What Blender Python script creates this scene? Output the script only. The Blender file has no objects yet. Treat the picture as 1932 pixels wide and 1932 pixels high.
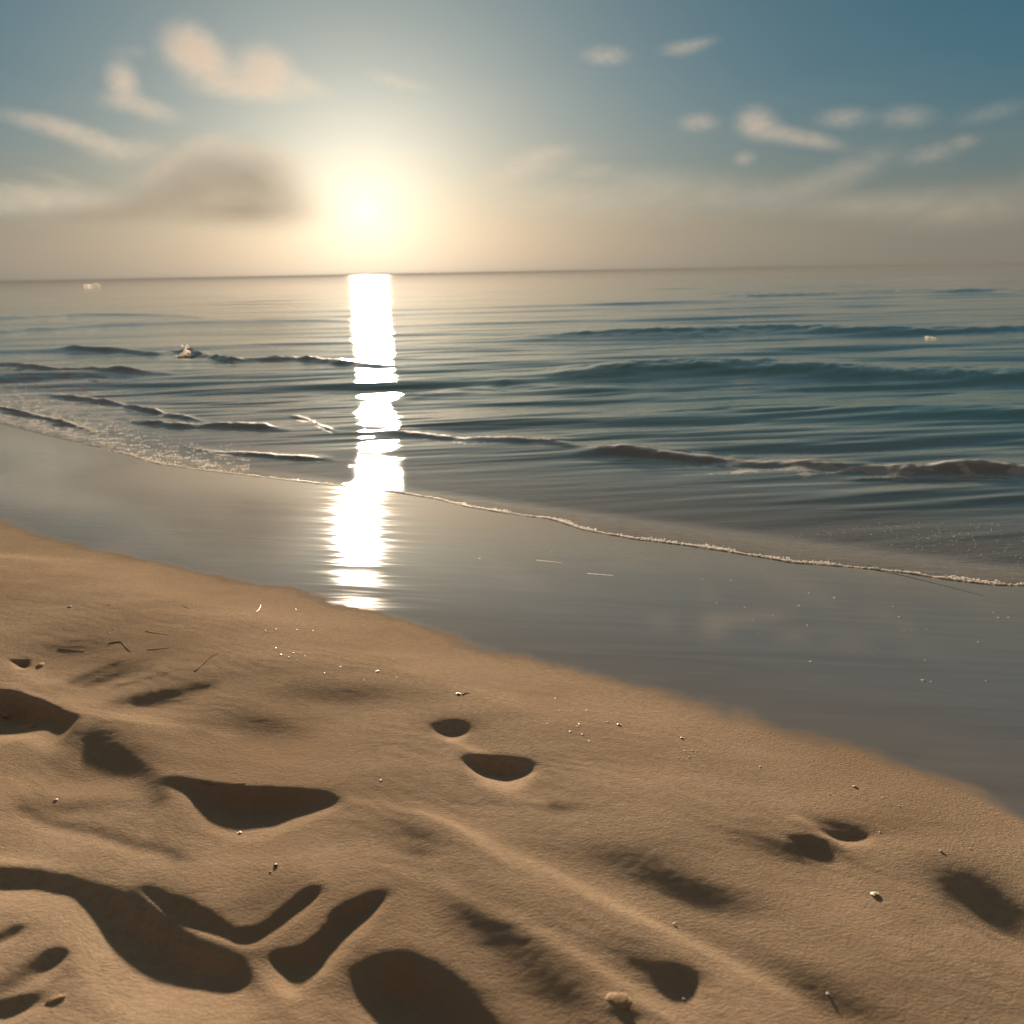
import bpy, math, random
import numpy as np
from mathutils import Vector, Matrix

random.seed(7)
RNG = np.random.default_rng(11)
scene = bpy.context.scene
COL = scene.collection
R = math.radians

# ------------------------------------------------------------------ camera
PX = 1932.0                      # traced pixel frame (square)
FOC = 0.866                      # focal length / image width
SLOPE = math.tan(R(7.3))         # beach face
NA = R(30.0)                     # seaward direction, measured from +Y towards +X
NS = (math.sin(NA), math.cos(NA))
TS = (math.cos(NA), -math.sin(NA))
HREL = 1.5                       # eye above the sand
S0 = 8.45                         # waterline distance along the seaward direction
Z0 = SLOPE * S0
HC = Z0 + HREL
PITCH = math.atan((966 - 513) / (FOC * PX))
ROLL = R(1.08)
F0 = np.array([0, math.cos(PITCH), -math.sin(PITCH)])
R0 = np.array([1.0, 0, 0])
U0 = np.array([0, math.sin(PITCH), math.cos(PITCH)])
RV = math.cos(ROLL) * R0 - math.sin(ROLL) * U0
UV = math.sin(ROLL) * R0 + math.cos(ROLL) * U0
EYE = np.array([0, 0, HC])


def ray(px, py):
    d = F0 + RV * ((px - 966) / (FOC * PX)) + UV * ((966 - py) / (FOC * PX))
    return d / np.linalg.norm(d)


def to_px(x, y, z):
    dx, dy, dz = x - EYE[0], y - EYE[1], z - EYE[2]
    f = dx * F0[0] + dy * F0[1] + dz * F0[2]
    f = np.where(f < 0.05, 0.05, f)
    u = (dx * RV[0] + dy * RV[1] + dz * RV[2]) / f
    v = (dx * UV[0] + dy * UV[1] + dz * UV[2]) / f
    return 966 + u * FOC * PX, 966 - v * FOC * PX


def plane_z(x, y):
    t_ = TS[0] * x + TS[1] * y
    far = -10.5 - t_                     # the beach swings seaward at the far left
    bend = 0.24 * np.clip(0.5 * (far + np.sqrt(far * far + 1.0)), 0, 40)
    return Z0 - SLOPE * (NS[0] * x + NS[1] * y - bend)


def hit_beach(px, py):
    d = ray(px, py)
    k = (EYE[2] - Z0) / (-(d[2] + SLOPE * (NS[0] * d[0] + NS[1] * d[1])))
    lo, hi = 0.2, max(k, 0.3) * 1.02
    for _ in range(40):
        k = 0.5 * (lo + hi)
        p_ = EYE + d * k
        if p_[2] > plane_z(p_[0], p_[1]):
            lo = k
        else:
            hi = k
    return EYE + d * k


def hit_level(px, py, z=0.0):
    d = ray(px, py)
    return EYE + d * ((z - EYE[2]) / d[2])


cam_data = bpy.data.cameras.new('camera')
cam_data.sensor_width = 36
cam_data.lens = FOC * 36
cam_data.clip_start = 0.05
cam_data.clip_end = 60000
cam_data.dof.use_dof = True
cam_data.dof.focus_distance = 4.4
cam_data.dof.aperture_fstop = 2.8
cam = bpy.data.objects.new('camera', cam_data)
COL.objects.link(cam)
M = Matrix(((RV[0], UV[0], -F0[0], EYE[0]),
            (RV[1], UV[1], -F0[1], EYE[1]),
            (RV[2], UV[2], -F0[2], EYE[2]),
            (0, 0, 0, 1)))
cam.matrix_world = M
scene.camera = cam

# ------------------------------------------------------------------ light
EV = 1.6
K = 2.0 ** (-EV)
sun_dir = ray(690, 400)                    # where the disc stands
SUN_AZ = math.atan2(sun_dir[0], sun_dir[1])
SUN_EL = math.asin(sun_dir[2])
LAMP_EL = SUN_EL + R(0.8)
SD = np.array([math.sin(SUN_AZ) * math.cos(LAMP_EL), math.cos(SUN_AZ) * math.cos(LAMP_EL), math.sin(LAMP_EL)])
ld = bpy.data.lights.new('sun', 'SUN')
ld.energy = 3.4
ld.angle = R(2.2)
ld.color = (1.0, 0.81, 0.61)
sun = bpy.data.objects.new('sun', ld)
COL.objects.link(sun)
sun.location = (0, 0, 50)
sun.rotation_euler = Vector(-SD).to_track_quat('-Z', 'Y').to_euler()
sun['kind'] = 'helper'

# ------------------------------------------------------------------ node helper


class NT:
    def __init__(self, tree):
        self.t = tree
        tree.nodes.clear()

    def n(self, kind, **kw):
        nd = self.t.nodes.new(kind)
        for k, v in kw.items():
            if k.startswith('in_'):
                key = k[3:]
                key = int(key) if key.isdigit() else key.replace('_', ' ')
                self.set(nd.inputs[key], v)
            else:
                setattr(nd, k, v)
        return nd

    def set(self, sock, v):
        if hasattr(v, 'is_linked') or isinstance(v, bpy.types.NodeSocket):
            self.t.links.new(v, sock)
        else:
            sock.default_value = v

    def math(self, op, a, b=0.0, c=None, clamp=False):
        nd = self.t.nodes.new('ShaderNodeMath')
        nd.operation = op
        nd.use_clamp = clamp
        self.set(nd.inputs[0], a)
        self.set(nd.inputs[1], b)
        if c is not None:
            self.set(nd.inputs[2], c)
        return nd.outputs[0]

    def vmath(self, op, a, b=None):
        nd = self.t.nodes.new('ShaderNodeVectorMath')
        nd.operation = op
        self.set(nd.inputs[0], a)
        if b is not None:
            self.set(nd.inputs[1], b)
        return nd

    def mix(self, fac, a, b, blend='MIX'):
        nd = self.t.nodes.new('ShaderNodeMix')
        nd.data_type = 'RGBA'
        nd.blend_type = blend
        nd.clamp_factor = True
        self.set(nd.inputs[0], fac)
        self.set(nd.inputs[6], a)
        self.set(nd.inputs[7], b)
        return nd.outputs[2]

    def fmix(self, fac, a, b):
        nd = self.t.nodes.new('ShaderNodeMix')
        nd.data_type = 'FLOAT'
        self.set(nd.inputs[0], fac)
        self.set(nd.inputs[2], a)
        self.set(nd.inputs[3], b)
        return nd.outputs[0]

    def ss(self, x, a, b, c=0.0, d=1.0):
        nd = self.t.nodes.new('ShaderNodeMapRange')
        nd.interpolation_type = 'SMOOTHSTEP'
        self.set(nd.inputs[0], x)
        nd.inputs[1].default_value = a
        nd.inputs[2].default_value = b
        nd.inputs[3].default_value = c
        nd.inputs[4].default_value = d
        return nd.outputs[0]

    def noise(self, vec, scale, detail=3.0, rough=0.5, dist=0.0):
        nd = self.t.nodes.new('ShaderNodeTexNoise')
        self.t.links.new(vec, nd.inputs['Vector'])
        nd.inputs['Scale'].default_value = scale
        nd.inputs['Detail'].default_value = detail
        nd.inputs['Roughness'].default_value = rough
        nd.inputs['Distortion'].default_value = dist
        return nd.outputs['Fac']

    def mapping(self, vec, scale=(1, 1, 1), rot=(0, 0, 0), loc=(0, 0, 0)):
        nd = self.t.nodes.new('ShaderNodeMapping')
        self.t.links.new(vec, nd.inputs['Vector'])
        nd.inputs['Scale'].default_value = scale
        nd.inputs['Rotation'].default_value = rot
        nd.inputs['Location'].default_value = loc
        return nd.outputs[0]

    def attr(self, name):
        nd = self.t.nodes.new('ShaderNodeAttribute')
        nd.attribute_name = name
        return nd.outputs['Fac']


def c4(c):
    return (c[0], c[1], c[2], 1.0)


def new_mat(name):
    m = bpy.data.materials.new(name)
    m.use_nodes = True
    return m, NT(m.node_tree)


def simple_mat(name, col, rough=0.6, var=0.25, scale=40.0, spec=0.4, bump=0.0):
    m, t = new_mat(name)
    tc = t.n('ShaderNodeTexCoord')
    nz = t.noise(tc.outputs['Object'], scale, 4)
    dark = tuple(v * (1 - var) for v in col)
    lite = tuple(min(0.9, v * (1 + var)) for v in col)
    p = t.n('ShaderNodeBsdfPrincipled')
    t.set(p.inputs['Base Color'], t.mix(nz, c4(dark), c4(lite)))
    p.inputs['Roughness'].default_value = rough
    p.inputs['Specular IOR Level'].default_value = spec
    if bump:
        b = t.n('ShaderNodeBump')
        b.inputs['Strength'].default_value = bump
        b.inputs['Distance'].default_value = 0.002
        t.set(b.inputs['Height'], nz)
        t.t.links.new(b.outputs[0], p.inputs['Normal'])
    o = t.n('ShaderNodeOutputMaterial')
    t.t.links.new(p.outputs[0], o.inputs['Surface'])
    return m


# ------------------------------------------------------------------ sky
world = bpy.data.worlds.new('World')
scene.world = world
world.use_nodes = True
w = NT(world.node_tree)
tc = w.n('ShaderNodeTexCoord')
dirv = w.vmath('NORMALIZE', tc.outputs['Generated']).outputs[0]
sep = w.n('ShaderNodeSeparateXYZ')
w.t.links.new(dirv, sep.inputs[0])
elev = w.math('MULTIPLY', w.math('ARCSINE', sep.outputs['Z']), 180 / math.pi)
dotp = w.vmath('DOT_PRODUCT', dirv, tuple(sun_dir)).outputs['Value']
ang = w.math('MULTIPLY', w.math('ARCCOSINE', w.math('MINIMUM', dotp, 0.9999999)), 180 / math.pi)
# uneven layers in the low haze
wob = w.noise(w.mapping(dirv, (2.2, 2.2, 14)), 2.3, 3, 0.5)
elev_w = w.math('ADD', elev, w.math('MULTIPLY', w.math('SUBTRACT', wob, 0.5), 3.0))
ramp = w.n('ShaderNodeValToRGB')
ramp.color_ramp.interpolation = 'B_SPLINE'
w.set(ramp.inputs[0], w.math('DIVIDE', w.math('ADD', elev_w, 10.0), 100.0, clamp=True))
stops = [(-10, (0.19, 0.185, 0.150)), (0.0, (0.230, 0.218, 0.180)), (2.5, (0.208, 0.208, 0.176)), (4.5, (0.140, 0.185, 0.182)),
         (7.5, (0.072, 0.158, 0.200)), (11, (0.036, 0.130, 0.188)), (16, (0.026, 0.106, 0.158)), (30, (0.064, 0.135, 0.150)),
         (90, (0.055, 0.105, 0.130))]
cr = ramp.color_ramp
while len(cr.elements) < len(stops):
    cr.elements.new(0.5)
for e, (el, colr) in zip(cr.elements, stops):
    e.position = (el + 10) / 100.0
for e, (el, colr) in zip(cr.elements, stops):
    e.color = c4(colr)


def glow(width, colr, power=1.0):
    a = w.math('DIVIDE', ang, width)
    if power != 1.0:
        a = w.math('POWER', a, power)
    g = w.math('EXPONENT', w.math('MULTIPLY', a, -1.0))
    nd = w.n('ShaderNodeVectorMath', operation='SCALE')
    nd.inputs[0].default_value = colr
    w.set(nd.inputs['Scale'], g)
    return nd.outputs[0]


azd = w.vmath('DOT_PRODUCT', dirv, (math.sin(SUN_AZ), math.cos(SUN_AZ), 0.0)).outputs['Value']
ramp2 = w.n('ShaderNodeValToRGB')
w.set(ramp2.inputs[0], w.math('DIVIDE', elev, 90.0, clamp=True))
ramp2.color_ramp.elements[0].color = (0.160, 0.112, 0.082, 1)
ramp2.color_ramp.elements[1].color = (0.090, 0.084, 0.076, 1)
front = w.ss(azd, -0.15, 0.75)
dome = w.mix(front, ramp2.outputs[0], ramp.outputs[0])
g1 = glow(4.8, (0.46, 0.46, 0.40), 1.3)
g2 = glow(11.0, (0.43, 0.39, 0.30), 1.4)
g3 = glow(25.0, (0.035, 0.060, 0.065), 2.0)
g4 = glow(0.55, (0.07, 0.07, 0.06), 3.0)
acc = dome
for g in (g1, g2, g3, g4):
    acc = w.vmath('ADD', acc, g).outputs[0]
scl = w.n('ShaderNodeVectorMath', operation='SCALE')
w.set(scl.inputs[0], acc)
scl.inputs['Scale'].default_value = K
sky = w.n('ShaderNodeTexSky')
sky.sky_type = 'NISHITA'
sky.sun_disc = False
sky.sun_elevation = LAMP_EL
sky.sun_rotation = SUN_AZ
sky.air_density = 1.2
sky.dust_density = 2.0
sky.ozone_density = 2.0
bg1 = w.n('ShaderNodeBackground')
w.t.links.new(sky.outputs[0], bg1.inputs[0])
bg1.inputs['Strength'].default_value = 0.05
sky.altitude = 0.0
bg2 = w.n('ShaderNodeBackground')
w.t.links.new(scl.outputs[0], bg2.inputs[0])
bg2.inputs['Strength'].default_value = 1.0
mx = w.n('ShaderNodeMixShader')
mx.inputs[0].default_value = 0.93
w.t.links.new(bg1.outputs[0], mx.inputs[1])
w.t.links.new(bg2.outputs[0], mx.inputs[2])
wo = w.n('ShaderNodeOutputWorld')
w.t.links.new(mx.outputs[0], wo.inputs['Surface'])

# ------------------------------------------------------------------ numeric helpers


def hash2(ix, iy, seed):
    h = (ix.astype(np.int64) * 374761393 + iy.astype(np.int64) * 668265263 + seed * 2147483647) & 0xffffffff
    h = ((h ^ (h >> 13)) * 1274126177) & 0xffffffff
    return ((h ^ (h >> 16)) & 0xffffffff) / 4294967295.0


def vnoise(x, y, seed=0):
    ix, iy = np.floor(x), np.floor(y)
    fx, fy = x - ix, y - iy
    fx = fx * fx * fx * (fx * (fx * 6 - 15) + 10)
    fy = fy * fy * fy * (fy * (fy * 6 - 15) + 10)

    def g(a, b, dx, dy):
        th = hash2(ix + a, iy + b, seed) * 2 * np.pi
        return np.cos(th) * dx + np.sin(th) * dy
    qx, qy = x - ix, y - iy
    n00, n10 = g(0, 0, qx, qy), g(1, 0, qx - 1, qy)
    n01, n11 = g(0, 1, qx, qy - 1), g(1, 1, qx - 1, qy - 1)
    return (n00 * (1 - fx) + n10 * fx) * (1 - fy) + (n01 * (1 - fx) + n11 * fx) * fy


def fbm(x, y, octv=4, seed=0, gain=0.5):
    a, s, f = 1.0, 0.0, 1.0
    for o in range(octv):
        s = s + a * vnoise(x * f, y * f, seed + o * 17)
        a *= gain
        f *= 2.03
    return s


def sstep(x, a, b):
    t = np.clip((x - a) / (b - a), 0, 1)
    return t * t * (3 - 2 * t)


def blur(a, sig):
    if sig <= 0:
        return a
    r = int(math.ceil(sig * 3))
    k = np.exp(-0.5 * (np.arange(-r, r + 1) / sig) ** 2)
    k /= k.sum()
    p = np.pad(a, ((r, r), (0, 0)), mode='edge')
    b = sum(k[i] * p[i:i + a.shape[0]] for i in range(2 * r + 1))
    p = np.pad(b, ((0, 0), (r, r)), mode='edge')
    return sum(k[i] * p[:, i:i + a.shape[1]] for i in range(2 * r + 1))


def in_poly(u, v, poly):
    inside = np.zeros(u.shape, bool)
    n = len(poly)
    for i in range(n):
        x1, y1 = poly[i]
        x2, y2 = poly[(i + 1) % n]
        if y1 == y2:
            continue
        c = ((y1 > v) != (y2 > v)) & (u < (x2 - x1) * (v - y1) / (y2 - y1) + x1)
        inside ^= c
    return inside


def seg_dist(u, v, pts):
    """distance in the traced frame to a polyline and position 0..1 along it"""
    best = np.full(u.shape, 1e9)
    par = np.zeros(u.shape)
    L = [0]
    for i in range(len(pts) - 1):
        L.append(L[-1] + math.dist(pts[i], pts[i + 1]))
    for i in range(len(pts) - 1):
        ax, ay = pts[i]
        bx, by = pts[i + 1]
        dx, dy = bx - ax, by - ay
        t = np.clip(((u - ax) * dx + (v - ay) * dy) / (dx * dx + dy * dy), 0, 1)
        d = np.hypot(u - ax - t * dx, v - ay - t * dy)
        m = d < best
        best = np.where(m, d, best)
        par = np.where(m, (L[i] + t * (L[i + 1] - L[i])) / L[-1], par)
    return best, par


def graded(lo, hi, step, far, ratio):
    a = np.arange(lo, hi + step * 0.5, step)
    up, s = [a[-1]], step
    while up[-1] < far:
        s *= ratio
        up.append(up[-1] + s)
    dn, s = [a[0]], step
    while dn[-1] > -far:
        s *= ratio
        dn.append(dn[-1] - s)
    return np.concatenate([np.array(dn[:0:-1]), a, np.array(up[1:])])


def grid_mesh(name, X, Y, Z, mat, attrs=None, flip=False):
    ny, nx = X.shape
    v = np.stack([X.ravel(), Y.ravel(), Z.ravel()], 1).astype(np.float32)
    i = np.arange(ny * nx).reshape(ny, nx)
    q = np.stack([i[:-1, :-1], i[:-1, 1:], i[1:, 1:], i[1:, :-1]], -1).reshape(-1, 4)
    if flip:
        q = q[:, ::-1]
    me = bpy.data.meshes.new(name)
    me.vertices.add(len(v))
    me.vertices.foreach_set('co', v.ravel())
    me.loops.add(q.size)
    me.loops.foreach_set('vertex_index', q.ravel().astype(np.int32))
    me.polygons.add(len(q))
    me.polygons.foreach_set('loop_start', np.arange(0, q.size, 4, dtype=np.int32))
    me.polygons.foreach_set('loop_total', np.full(len(q), 4, np.int32))
    me.polygons.foreach_set('use_smooth', np.ones(len(q), bool))
    me.update(calc_edges=True)
    for k, a in (attrs or {}).items():
        at = me.attributes.new(k, 'FLOAT', 'POINT')
        at.data.foreach_set('value', a.ravel().astype(np.float32))
    me.materials.append(mat)
    o = bpy.data.objects.new(name, me)
    COL.objects.link(o)
    return o


# ------------------------------------------------------------------ shoreline curves (s = seaward, t = along the shore)
EDGE_PX = [(-300, 742), (-100, 772), (0, 800), (80, 820), (150, 836), (240, 858), (300, 876), (420, 892), (560, 908), (660, 920), (740, 928), (820, 941),
           (880, 956), (950, 968), (1040, 980), (1100, 1000), (1200, 1018), (1300, 1030), (1400, 1046), (1500, 1063), (1600, 1070),
           (1700, 1080), (1800, 1096), (1870, 1104), (1932, 1105), (2100, 1118), (2400, 1150)]
DRY_PX = [(-300, 930), (-100, 958), (0, 982), (60, 1010), (150, 1032), (300, 1060), (420, 1085), (500, 1105), (600, 1127), (700, 1152), (800, 1182),
          (900, 1212), (1000, 1235), (1100, 1262), (1160, 1290), (1240, 1315), (1340, 1333), (1420, 1352), (1480, 1380), (1560, 1402),
          (1640, 1417), (1720, 1442), (1800, 1472), (1870, 1506), (1932, 1541), (2050, 1610), (2300, 1780)]


def st_curve(pts):
    P = np.array([hit_beach(*p)[:2] for p in pts])
    s = P @ np.array(NS)
    t = P @ np.array(TS)
    o = np.argsort(t)
    return t[o], s[o]


et, es = st_curve(EDGE_PX)
dt_, ds_ = st_curve(DRY_PX)




def smooth_interp(t, ct, cs):
    acc = 0
    for k in (-0.06, -0.03, 0, 0.03, 0.06):
        acc = acc + np.interp(t + k, ct, cs)
    return acc / 5


def edge_s(t):
    t = np.asarray(t, float)
    return smooth_interp(t, et, es) + 0.012 * fbm(t * 2.3, t * 0 + 3.1, 4, 91)


ETAB_T = np.arange(-24, 10, 0.01)
ETAB_S = edge_s(ETAB_T)


def edge1(t):
    return float(np.interp(t, ETAB_T, ETAB_S))


def dry_s(t):
    t = np.asarray(t, float)
    return smooth_interp(t, dt_, ds_) + 0.10 * fbm(t * 1.0, t * 0 + 7.7, 5, 31)


# ------------------------------------------------------------------ the sand
STEP = 0.008
X0, X1, Y0, Y1 = -4.4, 3.4, 1.0, 6.4
gx = graded(X0, X1, STEP, 4000, 1.17)
gy = graded(Y0, Y1, STEP, 4000, 1.17)
XX, YY = np.meshgrid(gx, gy)
ZB = plane_z(XX, YY)
ZB = np.where(ZB < 0, -6 * (1 - np.exp(ZB / 6)), ZB)
top = 2.2
ZB = np.where(ZB > 1.2, 1.2 + (top - 1.2) * (1 - np.exp(-(ZB - 1.2) / (top - 1.2))), ZB)
ix0 = int(np.argmin(np.abs(gx - X0)))
iy0 = int(np.argmin(np.abs(gy - Y0)))
NX = int(round((X1 - X0) / STEP)) + 1
NY = int(round((Y1 - Y0) / STEP)) + 1
fx, fy = XX[iy0:iy0 + NY, ix0:ix0 + NX], YY[iy0:iy0 + NY, ix0:ix0 + NX]
UU, VV = to_px(fx, fy, plane_z(fx, fy))

shx, shy = -math.sin(SUN_AZ), -math.cos(SUN_AZ)      # shadows run this way (towards the eye)
KX = shx / -shy                                       # x drift per unit of -y
TE = math.tan(LAMP_EL) + SLOPE * (-(shx * NS[0] + shy * NS[1]))
DL = STEP / -shy


def shift_row(row, d):
    """value at x comes from x - d (in cells)"""
    i = math.floor(d)
    f = d - i
    a = np.roll(row, i)
    b = np.roll(row, i + 1)
    return a * (1 - f) + b * f


PITS = [  # outline, depth factor, softness (cells)
    ([(-60, 1630), (0, 1628), (60, 1630), (130, 1645), (200, 1668), (260, 1705), (330, 1745), (390, 1775), (440, 1788), (475, 1805), (502, 1840), (508, 1880),
      (490, 1906), (440, 1918), (350, 1915), (260, 1900), (200, 1880), (165, 1845), (147, 1800), (150, 1772), (122, 1762), (113, 1735), (110, 1722),
      (90, 1714), (62, 1722), (54, 1702), (45, 1692), (0, 1700), (-60, 1710)], 1.3, 2.8),
    ([(-60, 1765), (0, 1745), (40, 1728), (55, 1726), (40, 1745), (0, 1768), (-60, 1790)], 1.2, 1.6),
    ([(-60, 1872), (0, 1848), (60, 1802), (120, 1766), (132, 1776), (80, 1826), (40, 1848), (0, 1862), (-60, 1890)], 1.4, 1.6),
    ([(-60, 1890), (0, 1866), (78, 1848), (62, 1872), (0, 1908), (-60, 1930)], 1.3, 1.6),
    ([(205, 1657), (270, 1668), (345, 1692), (400, 1727), (440, 1749), (490, 1741), (545, 1706), (590, 1677), (604, 1690), (580, 1716), (530, 1748),
      (480, 1772), (430, 1776), (380, 1762), (320, 1728), (250, 1690)], 1.3, 1.3),
    ([(748, 1668), (702, 1738), (650, 1792), (600, 1840), (555, 1857), (525, 1827), (492, 1788), (520, 1786), (570, 1792), (618, 1765), (650, 1722), (700, 1700)], 1.7, 1.5),
    ([(662, 1870), (690, 1825), (735, 1809), (790, 1824), (840, 1855), (900, 1895), (965, 1938), (965, 2000), (720, 2000), (685, 1920)], 1.4, 3.0),
    ([(300, 1466), (345, 1477), (400, 1491), (470, 1497), (540, 1503), (600, 1508), (665, 1520), (600, 1545), (550, 1560), (500, 1580), (475, 1581),
      (440, 1575), (400, 1560), (365, 1535), (335, 1505)], 1.35, 1.9),
    ([(872, 1437), (900, 1441), (960, 1446), (1010, 1452), (1000, 1480), (970, 1500), (930, 1491), (895, 1475)], 1.5, 1.8),
    ([(812, 1386), (850, 1378), (886, 1386), (880, 1400), (860, 1411), (832, 1401)], 1.2, 2.2),
    ([(-60, 1300), (0, 1310), (60, 1327), (110, 1342), (136, 1362), (120, 1385), (95, 1396), (75, 1377), (40, 1386), (0, 1393), (-60, 1400)], 1.35, 2.0),
    ([(16, 1246), (50, 1247), (53, 1259), (30, 1265)], 1.7, 0.6),
    ([(1522, 1552), (1562, 1572), (1610, 1573), (1650, 1570), (1647, 1587), (1600, 1591), (1560, 1583)], 1.2, 1.4),
    ([(1500, 1583), (1545, 1590), (1590, 1610), (1622, 1627), (1580, 1637), (1530, 1620)], 0.95, 2.4),
    ([(1790, 1650), (1840, 1657), (1890, 1682), (1940, 1715), (1990, 1780), (1900, 1750), (1850, 1722), (1800, 1690)], 0.5, 7.0),
    ([(1331, 1830), (1336, 1870), (1322, 1906), (1300, 1900), (1270, 1875), (1240, 1850), (1280, 1832), (1310, 1822)], 1.4, 2.4),
]
depth = np.zeros((NY, NX))
HALO = np.zeros((NY, NX))
gd, _ = seg_dist(UU, VV, [(-90, 1610), (0, 1612), (60, 1617), (130, 1633), (205, 1660), (270, 1698), (330, 1738), (390, 1768), (440, 1783), (475, 1798), (500, 1824), (545, 1864)])
GUARD = (gd < 9).astype(float)
CRUMB = fbm(fx * 11, fy * 11, 4, 23, 0.6)
BP = np.zeros((NY, NX))
for k_, (poly, fac, soft) in enumerate(PITS):
    lee = k_ < 8 or k_ in (10, 13, 14, 15)          # a lee slope rather than a dug hole
    m = in_poly(UU, VV, poly).astype(float)
    m = (blur(m, soft * 1.3) > 0.42 + 0.22 * CRUMB).astype(float)
    m *= 1 - GUARD
    if m.sum() < 4:
        continue
    L = np.zeros((NY, NX))
    prev = np.zeros(NX)
    rows = np.where(m.any(1))[0]
    for j in range(rows[0], rows[-1] + 1):
        prev = m[j] * (shift_row(prev, -KX) + DL)
        L[j] = prev
    L = np.minimum(L, 0.75)
    HALO = np.maximum(HALO, blur(m, 5.5) * (1 - blur(m, 1.0)))
    depth = np.maximum(depth, blur((L + 1.5 * L * L) * TE * (0.62 + 0.30 * fac) * (0.92 if lee else 1.0), soft * 1.35))
    if lee:
        BP = np.maximum(BP, (0.50 if k_ in (0, 5, 6) else 0.55) * blur(m, max(2.0, soft * 1.5)))

# soft light and shade: a slope towards or away from the sun
SOFT = [  # cx, cy, rx, ry, angle (deg, clockwise on the picture), strength
    (900, 1830, 1300, 140, 4, -0.17), (1800, 1720, 380, 260, 20, -0.13), (500, 1180, 750, 80, 15, 0.45),
    (1250, 1652, 190, 28, 16, -0.6), (1330, 1690, 120, 18, 14, -0.3),
    (960, 1770, 180, 50, 32, -0.40), (1050, 1870, 130, 40, 30, -0.38), (880, 1700, 90, 35, 30, -0.34),
    (790, 1578, 85, 26, 12, -0.42), (785, 1608, 36, 14, 5, -0.3),
    (135, 1503, 95, 13, 2, -0.55), (500, 1374, 90, 17, 8, -0.45), (370, 1382, 70, 12, 8, -0.42), (100, 1627, 85, 7, 6, -0.9),
    (150, 1395, 80, 18, 20, -0.5), (150, 1440, 120, 20, 5, -0.35),
    (150, 1228, 120, 20, 4, -0.45), (1045, 1527, 60, 8, 5, -0.55), (860, 1378, 60, 14, 0, -0.4),
    (1215, 1815, 100, 32, 24, -0.55), (1450, 1800, 170, 22, 22, -0.45), (1560, 1870, 170, 22, 20, -0.3),
    (1480, 1600, 90, 18, 12, -0.5), (1580, 1556, 60, 12, 5, -0.5), (1880, 1690, 120, 45, 25, -0.6),
    (650, 1325, 150, 16, 3, -0.28), (300, 1318, 90, 12, -8, -0.40), (200, 1275, 110, 10, -14, -0.30),
    (330, 1690, 60, 30, 25, -0.4), (500, 1690, 70, 22, -15, -0.35), (300, 1560, 200, 20, 10, -0.15),
    (950, 1440, 60, 10, 5, -0.5), (420, 1530, 60, 25, 30, -0.3), (620, 1655, 40, 20, 0, 0.3),
    (700, 1810, 60, 24, -30, 0.35), (1700, 1590, 120, 22, 3, 0.3), (600, 1610, 110, 26, 0, 0.3), (450, 1610, 80, 30, 0, 0.3),
    (1180, 1720, 60, 20, 25, 0.3), (1420, 1890, 80, 40, 10, 0.25), (60, 1275, 60, 12, 15, 0.5), (230, 1345, 130, 14, 14, 0.45),
    (500, 1425, 160, 30, 6, 0.18), (600, 1890, 60, 30, 0, 0.3), (250, 1920, 200, 10, 8, 0.4), (160, 1800, 14, 40, 0, 0.3), (1165, 1885, 28, 14, 5, 1.0),
    (1180, 1908, 30, 10, 5, -1.0), (65, 1390, 34, 12, 18, 0.9), (850, 1130, 200, 26, 10, 0.0),
    (60, 1885, 24, 8, 0, 0.9),
]
STROKES = [  # polyline, half width, strength, taper
    ([(-40, 1612), (60, 1618), (130, 1634), (205, 1660), (330, 1732), (440, 1780), (495, 1815), (545, 1868)], 10, 1.2),
    ([(150, 1380), (215, 1406), (262, 1444), (300, 1486), (318, 1520)], 32, -0.85),
    ([(1, 1508), (60, 1520), (150, 1545), (250, 1578), (380, 1615)], 10, -1.0),
    ([(0, 1520), (90, 1540), (200, 1580), (330, 1622)], 10, 0.6),
    ([(190, 1328), (260, 1322), (330, 1314), (420, 1302)], 6.0, -0.55),
    ([(120, 1290), (180, 1268), (240, 1254)], 5.0, -0.5), ([(150, 1290), (230, 1275), (300, 1268)], 5.0, -0.4),
    ([(240, 1328), (300, 1330), (370, 1322)], 2.5, -0.5), ([(200, 1300), (260, 1290), (330, 1282)], 2.5, -0.45),
    ([(-20, 1296), (40, 1310), (120, 1334), (200, 1352), (300, 1370), (400, 1385), (470, 1400)], 7, 0.6),
    ([(190, 1368), (270, 1430), (320, 1462), (400, 1484), (500, 1494), (620, 1506), (700, 1522), (800, 1540), (860, 1570), (960, 1640), (1080, 1690)], 7, 0.45),
    ([(740, 1538), (800, 1545), (860, 1562), (940, 1610), (1040, 1650), (1130, 1690), (1240, 1740), (1330, 1775), (1460, 1840), (1560, 1900)], 14, 0.9),
    ([(790, 1640), (870, 1690), (980, 1745), (1080, 1800), (1180, 1850), (1260, 1900), (1330, 1940)], 14, 0.9),
    ([(700, 1700), (640, 1770), (590, 1850)], 9, 0.35),
    ([(840, 1402), (880, 1420), (930, 1436), (985, 1442)], 5, 0.9), ([(890, 1480), (930, 1497), (985, 1515), (1040, 1525)], 6, 0.9),
    ([(1485, 1540), (1540, 1562), (1575, 1590), (1620, 1600)], 6, 0.8),
    ([(680, 1830), (740, 1798), (810, 1815), (900, 1870), (980, 1925)], 9, 0.5),
    ([(370, 1478), (420, 1486), (480, 1492)], 3, -0.5), ([(1000, 1430), (1080, 1445)], 6, -0.3),
]
B = np.zeros((NY, NX))
for cx, cy, rx, ry, a, s in SOFT:
    ca, sa = math.cos(R(a)), math.sin(R(a))
    du, dv = UU - cx, VV - cy
    s = s * 1.55 if s < 0 else s
    B += s * np.exp(-(((du * ca + dv * sa) / rx) ** 2 + ((-du * sa + dv * ca) / ry) ** 2))
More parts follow.
